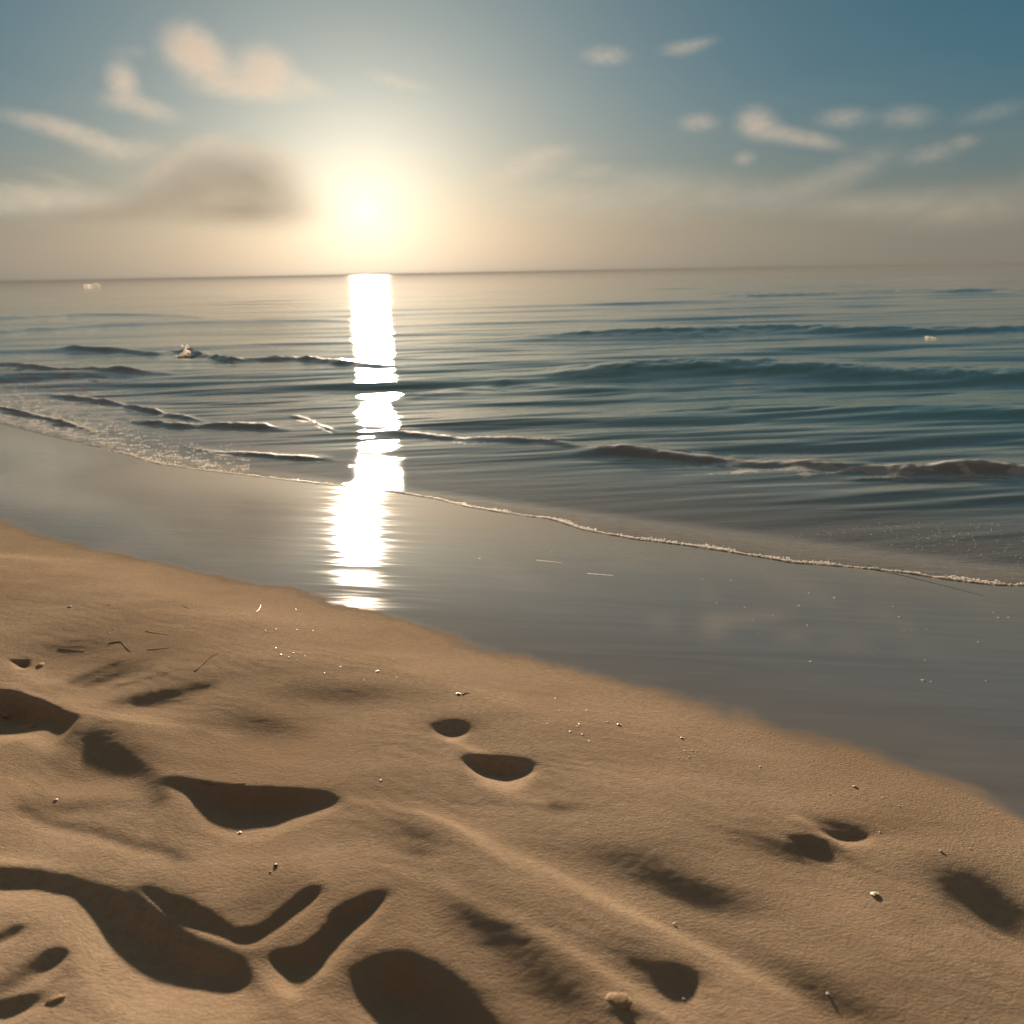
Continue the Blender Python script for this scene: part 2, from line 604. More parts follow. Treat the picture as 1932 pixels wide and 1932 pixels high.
for pts, hw, s in STROKES:
    d, par = seg_dist(UU, VV, pts)
    B += s * np.exp(-(d / hw) ** 2) * sstep(np.minimum(par, 1 - par), 0, 0.12)
RIM = np.exp(-(gd / 14.0) ** 2)
B = np.clip((B - BP - 0.5 * HALO) * (1 - RIM) + 1.5 * RIM, -1.25, 1.5)
hs = np.zeros((NY, NX))
prev = np.zeros(NX)
dec = math.exp(-DL / 1.0)
for j in range(NY - 1, -1, -1):
    prev = shift_row(prev, KX) * dec + B[j] * TE * DL
    hs[j] = prev
hs = blur(hs, 1.2)

# wet / dry
Sf = fx * NS[0] + fy * NS[1]
Tf = fx * TS[0] + fy * TS[1]
dryness = sstep(dry_s(Tf) - Sf, -0.05, 0.75)
fade = sstep(fx, X0, X0 + 0.4) * sstep(X1 - fx, 0, 0.4) * sstep(fy, Y0, Y0 + 0.15) * sstep(Y1 - fy, 0, 0.3)
und = 0.009 * fbm(fx * 1.25 + 3, fy * 1.9, 2, 5) + 0.0012 * fbm(fx * 5 + fy * 2.5, fy * 7, 2, 9)
# small wind ripples, long along the shore
rp = (fx * NS[0] + fy * NS[1]) * 22 + 3.0 * fbm(fx * 2.2, fy * 2.2, 3, 44)
und += 0.00035 * np.sin(rp * 2 * np.pi * 0.55) * sstep(fbm(fx * 1.6, fy * 1.6, 2, 71), -0.25, 0.35)
grain = 0.0005 * fbm(fx * 28 + fy * 9, fy * 40 - fx * 6, 3, 13, 0.6)
relief = (hs - depth) + (und + grain)
relief = relief * dryness * fade
ZS = ZB.copy()
ZS[iy0:iy0 + NY, ix0:ix0 + NX] += relief
out = np.ones_like(ZB)
out[iy0:iy0 + NY, ix0:ix0 + NX] = 0
Sall = XX * NS[0] + YY * NS[1]
Tall = XX * TS[0] + YY * TS[1]
dry_all = dry_s(Tall) - Sall
ZS += out * 0.02 * fbm(XX * 0.7, YY * 0.7, 3, 5) * sstep(dry_all, -0.05, 2.5)
WET = 1 - sstep(dry_all + 0.12 * fbm(XX * 1.7, YY * 1.7, 5, 77, 0.6), -0.10, 0.12)


def sand_z(x, y):
    i = int((x - X0) / STEP)
    j = int((y - Y0) / STEP)
    if 0 <= i < NX - 1 and 0 <= j < NY - 1:
        return float(ZS[iy0 + j, ix0 + i])
    return float(plane_z(x, y))


def on_sand(px, py):
    """where the line of sight through a traced point meets the sculpted sand"""
    d = ray(px, py)
    p = hit_beach(px, py)
    for _ in range(6):
        z = sand_z(p[0], p[1])
        k = (z - EYE[2]) / d[2]
        p = EYE + d * k
    return np.array([p[0], p[1], sand_z(p[0], p[1])])


m_sand, t = new_mat('beach_sand')
tc = t.n('ShaderNodeTexCoord')
ob = tc.outputs['Object']
wet = t.attr('wet')
n1 = t.noise(ob, 2.2, 4, 0.55)
n2 = t.noise(ob, 38, 4, 0.6)
n3 = t.noise(ob, 420, 2, 0.6)
dry_c = t.mix(n1, c4((0.44, 0.318, 0.212)), c4((0.53, 0.388, 0.262)))
dry_c = t.mix(t.ss(n2, 0.35, 0.75), dry_c, c4((0.40, 0.288, 0.195)))
big = t.noise(ob, 0.9, 5, 0.6)
dry_c = t.mix(t.ss(big, 0.40, 0.72), dry_c, c4((0.38, 0.265, 0.170)))
dry_c = t.mix(t.ss(n3, 0.60, 0.74), dry_c, c4((0.16, 0.10, 0.06)))
dry_c = t.mix(t.ss(t.noise(ob, 350, 1, 0.5), 0.70, 0.80), dry_c, c4((0.60, 0.48, 0.36)))
streak = t.noise(t.mapping(ob, (0.5, 4.5, 1), (0, 0, NA)), 1.6, 5, 0.6, 0.8)
wet_c = t.mix(streak, c4((0.130, 0.120, 0.112)), c4((0.230, 0.218, 0.205)))
p = t.n('ShaderNodeBsdfPrincipled')
t.set(p.inputs['Base Color'], t.mix(wet, dry_c, wet_c))
w2 = t.math('MULTIPLY', wet, t.math('MULTIPLY', wet, wet))
t.set(p.inputs['Roughness'], t.fmix(t.ss(wet, 0.15, 0.42), 0.85, t.fmix(t.ss(streak, 0.35, 0.65), 0.012, 0.075)))
t.set(p.inputs['Specular IOR Level'], t.math('MULTIPLY', t.ss(wet, 0.40, 0.95), t.ss(t.attr('seaward'), 0.0, 1.4, 0.08, 0.33)))
b1 = t.n('ShaderNodeBump')
t.set(b1.inputs['Height'], t.math('ADD', t.noise(t.mapping(ob, (1, 1.6, 1), (0, 0, -0.5)), 75, 4, 0.62), t.math('MULTIPLY', n3, 0.35)))
t.set(b1.inputs['Strength'], t.fmix(t.ss(wet, 0.08, 0.36), 0.85, 0.006))
b1.inputs['Distance'].default_value = 0.0048
t.t.links.new(b1.outputs[0], p.inputs['Normal'])
o = t.n('ShaderNodeOutputMaterial')
t.t.links.new(p.outputs[0], o.inputs['Surface'])
beach = grid_mesh('beach', XX, YY, ZS, m_sand, {'wet': WET, 'seaward': np.clip(-dry_all, -1, 50)})
beach['kind'] = 'structure'
beach['label'] = 'tan sand beach with soft hollows and a smooth wet strip beside the sea'

# ------------------------------------------------------------------ the sea
tl = graded(-15.5, 5.0, 0.038, 6000, 1.035)
ul = [0.0]
st = 0.012
while ul[-1] < 6000:
    ul.append(ul[-1] + st)
    st = max(0.014, 0.0105 * ul[-1])
ul = np.array(ul)
TT, UL = np.meshgrid(tl, ul)
SS = edge_s(TT) + UL
lim = 6500.0
WX = TS[0] * TT + NS[0] * SS
WY = TS[1] * TT + NS[1] * SS
stepu = np.maximum(0.014, 0.0105 * UL)
stept = np.maximum(0.038, (np.abs(TT + 5.25) - 10.25) * 0.035)
PZ = plane_z(WX, WY)
Z = np.zeros_like(WX)
shoal = sstep(UL, 0.4, 5.0)
rngw = np.random.default_rng(5)
gust = 0.75 + 0.5 * fbm(WX * 0.06, WY * 0.14, 3, 3)
PHN = [fbm(WX * 0.10 + q * 3.1, WY * 0.16, 2, 200 + q) for q in range(5)]
for k in range(80):
    lam = 0.24 * (1.062 ** k)
    if lam > 26:
        break
    th = rngw.normal(-0.13, 0.12)
    kx, ky = math.sin(th), math.cos(th)
    kk = 2 * math.pi / lam
    amp = 0.0055 * lam ** 0.92 / (1 + lam / 14) * (0.75 if lam > 4 else 1.0)
    # does the local grid resolve it?
    ext = np.abs(kx * NS[0] + ky * NS[1]) * stepu + np.abs(kx * TS[0] + ky * TS[1]) * stept
    res = sstep(lam / np.maximum(ext, 1e-4), 3.0, 6.0)
    ph = kk * (kx * WX + ky * WY) + rngw.uniform(0, 6.28) + 1.2 * PHN[k % 5] + 0.5 * PHN[(k * 3 + 1) % 5]
    Z += amp * gust * res * (np.sin(ph) + 0.22 * np.cos(2 * ph)) * (shoal if lam > 0.6 else (0.15 + 0.85 * shoal)) * 0.55
WU, WV = to_px(WX, WY, np.zeros_like(WX))


def ridge(pts, height, back, front, z_ref=0.0, rag=0.5, seed=0, var=0.5):
    """a swell whose crest follows traced points: long back, steeper face towards the beach"""
    P = np.array([hit_level(p[0], p[1], z_ref)[:2] for p in pts])
    a = np.arctan2(P[:, 0], P[:, 1])
    rr = np.hypot(P[:, 0], P[:, 1])
    o = np.argsort(a)
    a, rr = a[o], rr[o]
    span = a[-1] - a[0]
    cr0 = np.interp(WAZ, a, rr)
    sel = (WAZ > a[0]) & (WAZ < a[-1]) & (np.abs(WRAD - cr0) < 4 * max(back, front))
    az, rad, cr_ = WAZ[sel], WRAD[sel], cr0[sel]
    tap = sstep(az, a[0], a[0] + 0.22 * span) * sstep(-az, -a[-1], -a[-1] + 0.22 * span)
    cr_ = cr_ + rag * front * fbm(az * cr_ * 1.1, az * 0 + seed, 3, 300 + seed)
    d = rad - cr_
    prof = np.where(d > 0, np.exp(-(d / back) ** 2), np.exp(-(np.abs(d) / front) ** 2.2))
    hv = height * (0.80 + var * fbm(az * cr_ * 0.9, rad * 0.6 + seed + 5, 4, 400 + seed, 0.55))
    return hv * prof * tap, d, tap, sel


WAZ = np.arctan2(WX, WY)
WRAD = np.hypot(WX, WY)
FOAM = np.zeros_like(WX)
BROWN = np.zeros_like(WX)


def swell(pts, h, back, front, seed, brown=0.0, foam=0.0):
    global Z, FOAM, BROWN
    h = h * (0.72 if brown else 1.0)
    r, d, tap, sel = ridge(pts, h, back, front, h * 0.8, 0.45 if brown else 0.2, seed, 0.9 if brown else 0.3)
    Z[sel] += r
    if brown:
        BROWN[sel] = np.maximum(BROWN[sel], brown * tap * sstep(d, -front * 1.5, -front * 0.5) * (1 - sstep(d, back * 0.1, back * 0.5)))
    if foam:
        f = tap * np.exp(-((d - 0.10 * back) / (0.30 * back + 0.05)) ** 2) * foam
        f += tap * foam * 0.8 * np.exp(-((d + front * 1.7) / (front * 0.6)) ** 2)
        FOAM[sel] = np.maximum(FOAM[sel], f)


# broad swells
swell([(930, 632), (1100, 622), (1300, 618), (1500, 612), (1700, 616), (1932, 612), (2200, 610)], 0.26, 2.2, 1.7, 1)
swell([(960, 700), (1100, 690), (1300, 682), (1500, 684), (1700, 690), (1932, 692), (2200, 690)], 0.21, 1.5, 1.1, 2)
swell([(1250, 560), (1500, 552), (1750, 545), (1932, 545), (2200, 540)], 0.25, 5, 3.5, 3)
swell([(-200, 606), (30, 596), (180, 590), (330, 592), (420, 600)], 0.18, 3.0, 1.8, 4)
swell([(-200, 628), (0, 622), (150, 614), (350, 606), (600, 602), (760, 606)], 0.13, 1.6, 1.1, 5)
swell([(640, 760), (800, 735), (950, 715), (1100, 722), (1300, 736)], 0.07, 0.9, 0.7, 6)
swell([(1100, 790), (1300, 775), (1600, 770), (1932, 775), (2200, 780)], 0.05, 0.7, 0.55, 7)
# breaking ones
swell([(10, 664), (60, 656), (150, 653), (230, 655), (290, 660), (350, 655), (395, 668), (440, 676), (500, 672), (560, 674), (680, 684), (780, 690)], 0.21, 0.60, 0.42, 11, 1.0, 0.80)
swell([(-200, 690), (-60, 682), (0, 684), (60, 690), (130, 696), (230, 700), (340, 704)], 0.14, 0.50, 0.34, 12, 1.0, 1.0)
swell([(70, 738), (120, 742), (200, 750), (270, 766), (330, 776), (400, 790)], 0.09, 0.35, 0.25, 13, 0.9, 0.85)
swell([(220, 778), (262, 790), (320, 796), (400, 796), (480, 800), (560, 806)], 0.11, 0.42, 0.26, 14, 1.0, 0.75)
swell([(330, 838), (400, 848), (470, 854), (560, 860), (640, 864)], 0.05, 0.22, 0.13, 15, 0.7, 0.8)
swell([(-80, 758), (0, 766), (60, 780), (110, 790), (180, 812)], 0.06, 0.25, 0.16, 16, 0.4, 1.0)
swell([(690, 820), (740, 814), (800, 816), (880, 826), (960, 826), (1050, 832), (1120, 846)], 0.06, 0.35, 0.22, 17, 0.8, 0.55)
swell([(1060, 850), (1150, 843), (1250, 850), (1330, 855), (1430, 862), (1530, 866), (1600, 872), (1680, 876)], 0.105, 0.40, 0.24, 18, 0.95, 0.70)
swell([(1560, 884), (1640, 872), (1700, 880), (1780, 878), (1860, 876), (1932, 880), (2200, 884)], 0.125, 0.45, 0.28, 19, 0.95, 0.70)
swell([(1560, 905), (1700, 902), (1850, 906), (1960, 910)], 0.03, 0.16, 0.10, 20, 0.4, 0.45)
swell([(540, 778), (580, 784), (600, 800), (640, 815)], 0.04, 0.25, 0.2, 21, 0.3, 1.0)

# the thin sheet that runs up the sand
film = 0.0075 * (1 - np.exp(-UL / 0.03)) + 0.006 * (1 - np.exp(-UL / 0.5)) - 0.003 * np.exp(-UL / 0.008)
film += 0.0022 * fbm(WX * 7, WY * 11, 3, 55) * sstep(UL, 0.02, 0.15)
low = PZ + film
kq = 0.03
hh = np.clip(0.5 + 0.5 * (Z - low) / kq, 0, 1)
ZW = low * (1 - hh) + Z * hh + kq * hh * (1 - hh)
DEP = np.clip(ZW - np.where(PZ < 0, -6 * (1 - np.exp(PZ / 6)), PZ), 0, 10)
# foam left by the run-up: lace on the left, a line at the edge, flecks on the right
lace = sstep(fbm(WX * 5, WY * 5, 4, 61), 0.02, 0.30)
leftw = sstep(-WU, -430, -60)
FOAM = np.maximum(FOAM, leftw * np.exp(-((UL - 0.35) / 0.40) ** 2) * (0.45 + 0.75 * lace))
FOAM = np.maximum(FOAM, 0.85 * np.exp(-((UL - 0.02) / 0.035) ** 2))
FOAM = np.maximum(FOAM, 0.22 * sstep(WU, 900, 1500) * np.exp(-(UL / 0.25) ** 2))
FOAM = np.maximum(FOAM, sstep(-WU, -420, -40) * sstep(WV, 655, 700) * sstep(UL, 0.2, 0.8) * 1.1 * sstep(fbm(WX * 1.6, WY * 3.0, 4, 66), -0.20, 0.25))
FOAM = np.maximum(FOAM, sstep(WU, 1150, 1500) * np.exp(-((WV - 888) / 16) ** 2) * 1.0 * sstep(fbm(WX * 2.2, WY * 3.0, 4, 67), -0.10, 0.25))
FOAM = np.clip(FOAM, 0, 1.2)

m_sea, t = new_mat('sea_water')
tc = t.n('ShaderNodeTexCoord')
ob = tc.outputs['Object']
dep = t.attr('depth')
foam = t.attr('foam')
brown = t.attr('brown')
dist = t.attr('offshore')
shal = c4((0.30, 0.25, 0.20))
deep = c4((0.165, 0.285, 0.250))
mid = c4((0.27, 0.285, 0.245))
bc = t.mix(t.ss(dep, 0.02, 0.35), shal, mid)
bc = t.mix(t.ss(dep, 0.30, 1.2), bc, deep)
bc = t.mix(t.math('MULTIPLY', brown, 0.9), bc, c4((0.40, 0.28, 0.22)))
# ripples: long crested, finer near the beach
r1 = t.noise(t.mapping(ob, (0.30, 2.6, 1), (0, 0, -0.16)), 1.0, 4, 0.55, 0.3)
r2 = t.noise(t.mapping(ob, (1.1, 8.5, 1), (0, 0, -0.20)), 1.0, 4, 0.55, 0.3)
r3 = t.noise(t.mapping(ob, (7, 26, 1), (0, 0, 0.2)), 1.0, 3, 0.55, 0.5)
h = t.math('ADD', t.math('MULTIPLY', r1, 0.017), t.math('MULTIPLY', r2, 0.0075))
h = t.math('MULTIPLY', h, t.math('MULTIPLY', t.ss(dist, 0.4, 5.0), t.ss(dist, 8.0, 90.0, 1.0, 0.30)))
h = t.math('ADD', h, t.math('MULTIPLY', r3, t.ss(dist, 0.05, 4.0, 0.0042, 0.0006)))
bump = t.n('ShaderNodeBump')
bump.inputs['Distance'].default_value = 1.0
bump.inputs['Strength'].default_value = 0.75
t.set(bump.inputs['Height'], h)
p = t.n('ShaderNodeBsdfPrincipled')
t.set(p.inputs['Base Color'], bc)
t.set(p.inputs['Roughness'], t.ss(dist, 0.0, 80.0, 0.018, 0.035))
p.inputs['IOR'].default_value = 1.333
t.t.links.new(bump.outputs[0], p.inputs['Normal'])
# foam cover
fn = t.noise(ob, 16, 5, 0.65, 0.4)
fn2 = t.noise(ob, 70, 3, 0.6)
fm = t.math('ADD', t.math('MULTIPLY', fn, 0.7), t.math('MULTIPLY', fn2, 0.3))
fcov = t.ss(t.math('ADD', fm, t.math('MULTIPLY', foam, 0.56)), 0.72, 0.86)
fcov = t.math('MULTIPLY', fcov, t.ss(foam, 0.05, 0.25))
pf = t.n('ShaderNodeBsdfPrincipled')
t.set(pf.inputs['Base Color'], t.mix(fn2, c4((0.74, 0.69, 0.64)), c4((0.88, 0.85, 0.80))))
pf.inputs['Roughness'].default_value = 0.6
bf = t.n('ShaderNodeBump')
bf.inputs['Distance'].default_value = 0.012
bf.inputs['Strength'].default_value = 0.8
t.set(bf.inputs['Height'], fm)
t.t.links.new(bf.outputs[0], pf.inputs['Normal'])
ms = t.n('ShaderNodeMixShader')
t.set(ms.inputs[0], fcov)
t.t.links.new(p.outputs[0], ms.inputs[1])
tl_ = t.n('ShaderNodeBsdfTranslucent')
tl_.inputs['Color'].default_value = (0.80, 0.74, 0.66, 1)
t.t.links.new(bf.outputs[0], tl_.inputs['Normal'])
mf = t.n('ShaderNodeMixShader')
mf.inputs[0].default_value = 0.35
t.t.links.new(pf.outputs[0], mf.inputs[1])
t.t.links.new(tl_.outputs[0], mf.inputs[2])
t.t.links.new(mf.outputs[0], ms.inputs[2])
tr = t.n('ShaderNodeBsdfTransparent')
ms2 = t.n('ShaderNodeMixShader')
t.set(ms2.inputs[0], t.ss(dep, -0.002, 0.016, 0.25, 1.0))
t.t.links.new(tr.outputs[0], ms2.inputs[1])
t.t.links.new(ms.outputs[0], ms2.inputs[2])
o = t.n('ShaderNodeOutputMaterial')
t.t.links.new(ms2.outputs[0], o.inputs['Surface'])
sea = grid_mesh('sea', WX, WY, ZW, m_sea, {'depth': DEP, 'foam': FOAM, 'brown': BROWN, 'offshore': UL}, flip=False)
sea['kind'] = 'structure'
sea['label'] = 'grey green sea with small waves breaking on the sand'


def sea_z(x, y):
    t_ = TS[0] * x + TS[1] * y
    s_ = NS[0] * x + NS[1] * y
    i = int(np.clip(np.searchsorted(tl, t_), 1, len(tl) - 1))
    u_ = s_ - edge1(t_)
    j = int(np.clip(np.searchsorted(ul, u_), 1, len(ul) - 1))
    return float(ZW[j, i])


def on_sea(px, py):
    d = ray(px, py)
    p = hit_level(px, py, 0)
    for _ in range(8):
        p = EYE + d * ((sea_z(p[0], p[1]) - EYE[2]) / d[2])
    return np.array([p[0], p[1], sea_z(p[0], p[1])])


# ------------------------------------------------------------------ mesh helpers for small things


class MB:
    def __init__(self):
        self.v, self.f = [], []

    def add(self, vs, fs):
        n = len(self.v)
        self.v += [tuple(map(float, a)) for a in vs]
        self.f += [tuple(i + n for i in q) for q in fs]

    def build(self, name, mat, smooth=True, loc=None):
        me = bpy.data.meshes.new(name)
        v = np.array(self.v)
        if loc is not None:
            v = v - np.array(loc)
        me.from_pydata([tuple(a) for a in v], [], self.f)
        me.polygons.foreach_set('use_smooth', [smooth] * len(me.polygons))
        me.materials.append(mat)
        me.update()
        o = bpy.data.objects.new(name, me)
        if loc is not None:
            o.location = [float(q) for q in loc]
        COL.objects.link(o)
        return o


def ico(sub):
    g = (1 + 5 ** 0.5) / 2
    v = [(-1, g, 0), (1, g, 0), (-1, -g, 0), (1, -g, 0), (0, -1, g), (0, 1, g), (0, -1, -g), (0, 1, -g), (g, 0, -1), (g, 0, 1), (-g, 0, -1), (-g, 0, 1)]
    f = [(0, 11, 5), (0, 5, 1), (0, 1, 7), (0, 7, 10), (0, 10, 11), (1, 5, 9), (5, 11, 4), (11, 10, 2), (10, 7, 6), (7, 1, 8),
         (3, 9, 4), (3, 4, 2), (3, 2, 6), (3, 6, 8), (3, 8, 9), (4, 9, 5), (2, 4, 11), (6, 2, 10), (8, 6, 7), (9, 8, 1)]
    v = [np.array(a) / np.linalg.norm(a) for a in v]
    for _ in range(sub):
        cache, nf = {}, []

        def mid_(a, b):
            k = (min(a, b), max(a, b))
            if k not in cache:
                q = v[a] + v[b]
                v.append(q / np.linalg.norm(q))
                cache[k] = len(v) - 1
            return cache[k]
        for a, b, c in f:
            ab, bc_, ca = mid_(a, b), mid_(b, c), mid_(c, a)
            nf += [(a, ab, ca), (b, bc_, ab), (c, ca, bc_), (ab, bc_, ca)]
        f = nf
    return np.array(v), f


ICO0, ICO1, ICO2, ICO3 = ico(0), ico(1), ico(2), ico(3)


def tag(o, label, cat, group=None, kind=None):
    o['label'] = label
    if cat:
        o['category'] = cat
    if group:
        o['group'] = group
    if kind:
        o['kind'] = kind
    return o


def lump(mb, c, r, sc=(1, 1, 1), rough=0.2, seed=0, base=ICO2, yaw=0.0):
    V, F = base
    k = 1 + rough * fbm(V[:, 0] * 1.7 + seed * 3.3, V[:, 1] * 1.7 + V[:, 2] * 2.3 + seed, 3, seed) if rough else np.ones(len(V))
    P = V * k[:, None] * r * np.array(sc)
    cy_, sy_ = math.cos(yaw), math.sin(yaw)
    P = np.stack([P[:, 0] * cy_ - P[:, 1] * sy_, P[:, 0] * sy_ + P[:, 1] * cy_, P[:, 2]], 1) + np.array(c)
    mb.add(P, F)


def tube(mb, pts, rad, sides=7):
    pts = [np.array(q, float) for q in pts]
    # resample with a smooth curve
    fine = []
    for i in range(len(pts) - 1):
        p0 = pts[max(i - 1, 0)]
        p1, p2 = pts[i], pts[i + 1]
        p3 = pts[min(i + 2, len(pts) - 1)]
        for k in range(6):
            q = k / 6
            fine.append(0.5 * ((2 * p1) + (-p0 + p2) * q + (2 * p0 - 5 * p1 + 4 * p2 - p3) * q * q + (-p0 + 3 * p1 - 3 * p2 + p3) * q ** 3))
    fine.append(pts[-1])
    rings = []
    for i, q in enumerate(fine):
        a = fine[min(i + 1, len(fine) - 1)] - fine[max(i - 1, 0)]
        a /= np.linalg.norm(a) + 1e-9
        s = np.cross(a, (0, 0, 1))
        s /= np.linalg.norm(s) + 1e-9
        n_ = np.cross(s, a)
        f_ = i / (len(fine) - 1)
        rr = rad * (1 - 0.65 * f_) * (1 + 0.18 * math.sin(i * 1.9))
        if i in (0, len(fine) - 1):
            rr *= 0.4
        rings.append([q + (s * math.cos(w_) + n_ * math.sin(w_)) * rr for w_ in [2 * math.pi * j / sides for j in range(sides)]])
    vs = [p_ for r_ in rings for p_ in r_]
    fs = []
    for i in range(len(rings) - 1):
        for j in range(sides):
            a, b = i * sides + j, i * sides + (j + 1) % sides
            fs.append((a, b, b + sides, a + sides))
    fs.append(tuple(range(sides))[::-1])
    fs.append(tuple((len(rings) - 1) * sides + j for j in range(sides)))
    mb.add(vs, fs)


m_shell = simple_mat('shell', (0.72, 0.62, 0.50), 0.45, 0.15, 90)
m_shellw = simple_mat('pale_shell', (0.80, 0.76, 0.72), 0.4, 0.10, 90)
m_twig = simple_mat('driftwood', (0.085, 0.055, 0.038), 0.8, 0.4, 120, 0.2, 0.4)
m_straw = simple_mat('straw', (0.50, 0.36, 0.22), 0.7, 0.25, 120, 0.2)
m_stone = simple_mat('dark_pebble', (0.05, 0.042, 0.05), 0.5, 0.3, 150)
m_weed = simple_mat('seaweed', (0.022, 0.024, 0.016), 0.5, 0.3, 60)
m_clump = simple_mat('sand_clump', (0.44, 0.29, 0.165), 0.9, 0.2, 60, 0.1, 0.6)
m_rim = simple_mat('rust_twig', (0.34, 0.20, 0.13), 0.7, 0.25, 120, 0.2)
m_foam, t = new_mat('foam_bubbles')
tc = t.n('ShaderNodeTexCoord')
p = t.n('ShaderNodeBsdfPrincipled')
t.set(p.inputs['Base Color'], t.mix(t.noise(tc.outputs['Object'], 60, 2), c4((0.60, 0.52, 0.45)), c4((0.82, 0.78, 0.72))))
p.inputs['Roughness'].default_value = 0.25
p.inputs['Subsurface Weight'].default_value = 0.0
tl_ = t.n('ShaderNodeBsdfTranslucent')
tl_.inputs['Color'].default_value = (0.82, 0.76, 0.68, 1)
mf = t.n('ShaderNodeMixShader')
mf.inputs[0].default_value = 0.75
t.t.links.new(p.outputs[0], mf.inputs[1])
t.t.links.new(tl_.outputs[0], mf.inputs[2])
tp_ = t.n('ShaderNodeBsdfTransparent')
mf2 = t.n('ShaderNodeMixShader')
mf2.inputs[0].default_value = 0.48
t.t.links.new(mf.outputs[0], mf2.inputs[1])
t.t.links.new(tp_.outputs[0], mf2.inputs[2])
o = t.n('ShaderNodeOutputMaterial')
t.t.links.new(mf2.outputs[0], o.inputs['Surface'])


def shell_mesh(mb, c, r, yaw, tilt=0.2, ribs=7, flat=0.24):
    """a small cupped fan shell with ribs, a thick lip and a pointed hinge"""
    n, m_ = 22, 6
    rings_t, rings_b = [], []
    for k in range(m_ + 1):
        q = k / m_
        for side, rings in ((1, rings_t), (-1, rings_b)):
            ring = []
            for i in range(n):
                a = 2 * math.pi * i / n
                rad = 1 - 0.28 * max(0, -math.cos(a)) ** 3 + 0.03 * math.cos(ribs * 2 * a)
                x, y = q * rad * math.cos(a) * 1.0, q * rad * math.sin(a) * 0.86
                z = flat * (1 - q * q) + 0.02 * math.cos(ribs * 2 * a) * q
                if side < 0:
                    z -= 0.09 + 0.05 * (1 - q)
                ring.append((x * r, y * r, z * r))
            rings.append(ring)
    vs, fs = [], []
    for rings in (rings_t, rings_b):
        off = len(vs)
        vs += [p_ for r_ in rings for p_ in r_]
        for k in range(m_):
            for i in range(n):
                a, b = off + k * n + i, off + k * n + (i + 1) % n
                q = (a, b, b + n, a + n)
                fs.append(q if rings is rings_b else q[::-1])
    half = (m_ + 1) * n
    for i in range(n):
        a, b = m_ * n + i, m_ * n + (i + 1) % n
        fs.append((a, b, half + b, half + a))
    P = np.array(vs)
    ct, st_ = math.cos(tilt), math.sin(tilt)
    P = np.stack([P[:, 0] * ct + P[:, 2] * st_, P[:, 1], -P[:, 0] * st_ + P[:, 2] * ct], 1)
    cy_, sy_ = math.cos(yaw), math.sin(yaw)
    P = np.stack([P[:, 0] * cy_ - P[:, 1] * sy_, P[:, 0] * sy_ + P[:, 1] * cy_, P[:, 2]], 1)
    mb.add(P + np.array(c), fs)


def lean(P, c, ang):
    """rotate points about c so that their up axis leans towards the sun"""
    a = Vector((-SD[1], SD[0], 0)).normalized()
    Q = np.array(Matrix.Rotation(-ang, 3, a) @ Matrix.Identity(3))
    if (Q @ np.array([0, 0, 1.0])) @ SD < 0:
        Q = np.array(Matrix.Rotation(ang, 3, a))
    return (np.array(P) - c) @ Q.T + c


def shell(px, py, size_px, label, mat=None, group='small shells scattered on the beach', cat='seashell', name='seashell', tilt=None):
    c = on_sand(px, py)
    dd = np.linalg.norm(c - EYE)
    r = 0.31 * size_px / (FOC * PX) * dd
    mb = MB()
    shell_mesh(mb, c + np.array([0, 0, r * 0.16]), r, random.uniform(0, 6.28), random.uniform(-0.12, 0.12) if tilt is None else tilt)
    mb.v = [tuple(q) for q in lean(mb.v, c, R(10))]
    o = mb.build(name, mat or m_shell, True, c)
    return tag(o, label, cat, group)


def fragment(px, py, size_px, label, group, mat=None, cat='shell fragment', name='shell_fragment'):
    c = on_sand(px, py)
    dd = np.linalg.norm(c - EYE)
    r = 0.25 * size_px / (FOC * PX) * dd
    mb = MB()
    lump(mb, c + np.array([0, 0, r * 0.22]), r, (1.0, 0.8, 0.22), 0.4, random.randint(0, 999), ICO1, random.uniform(0, 6.28))
    mb.v = [tuple(q) for q in lean(mb.v, c, R(14))]
    o = mb.build(name, mat or m_shellw, False, c)
    return tag(o, label, cat, group)


def twig(pts, rad, mat, label, name='twig', cat='twig', group=None, lift=0.25):
    rad = rad * 0.42
    P = [on_sand(*q) + np.array([0, 0, rad * lift]) for q in pts]
    mb = MB()
    tube(mb, P, rad)
    o = mb.build(name, mat, True, P[0])
    return tag(o, label, cat, group)


# bits of driftwood and weed
twig([(205, 1214), (220, 1211), (229, 1212), (237, 1221), (247, 1230)], 0.0055, m_twig, 'dark bent twig beside the shallow hollow near the left edge of the beach', group='twigs lying on the sand')
twig([(366, 1266), (374, 1262), (390, 1246), (402, 1237), (412, 1233)], 0.004, m_twig, 'thin straight brown twig lying alone on smooth sand, slanting up to the right', group='twigs lying on the sand')
twig([(110, 1224), (132, 1226), (146, 1228), (160, 1229)], 0.0055, m_straw, 'pale straw coloured twig inside the shallow hollow at the left edge', group='twigs lying on the sand')
twig([(276, 1226), (300, 1224), (322, 1221)], 0.003, m_straw, 'short pale straw just right of the dark bent twig', group='twigs lying on the sand')
twig([(345, 1143), (352, 1146), (358, 1150)], 0.003, m_straw, 'tiny pale straw lying near the wet sand', group='twigs lying on the sand')
twig([(484, 1155), (490, 1148), (492, 1141)], 0.0055, m_shell, 'curved white straw standing out on smooth sand below the sun gleam', group='twigs lying on the sand')
twig([(274, 1190), (290, 1194), (318, 1198)], 0.004, m_shell, 'long white straw on the smooth sand above the bent twig', group='twigs lying on the sand')
twig([(1600, 1580), (1614, 1580), (1624, 1578), (1634, 1573)], 0.0050, m_rim, 'small reddish stick lying in the dark hollow on the right', group='twigs lying on the sand')
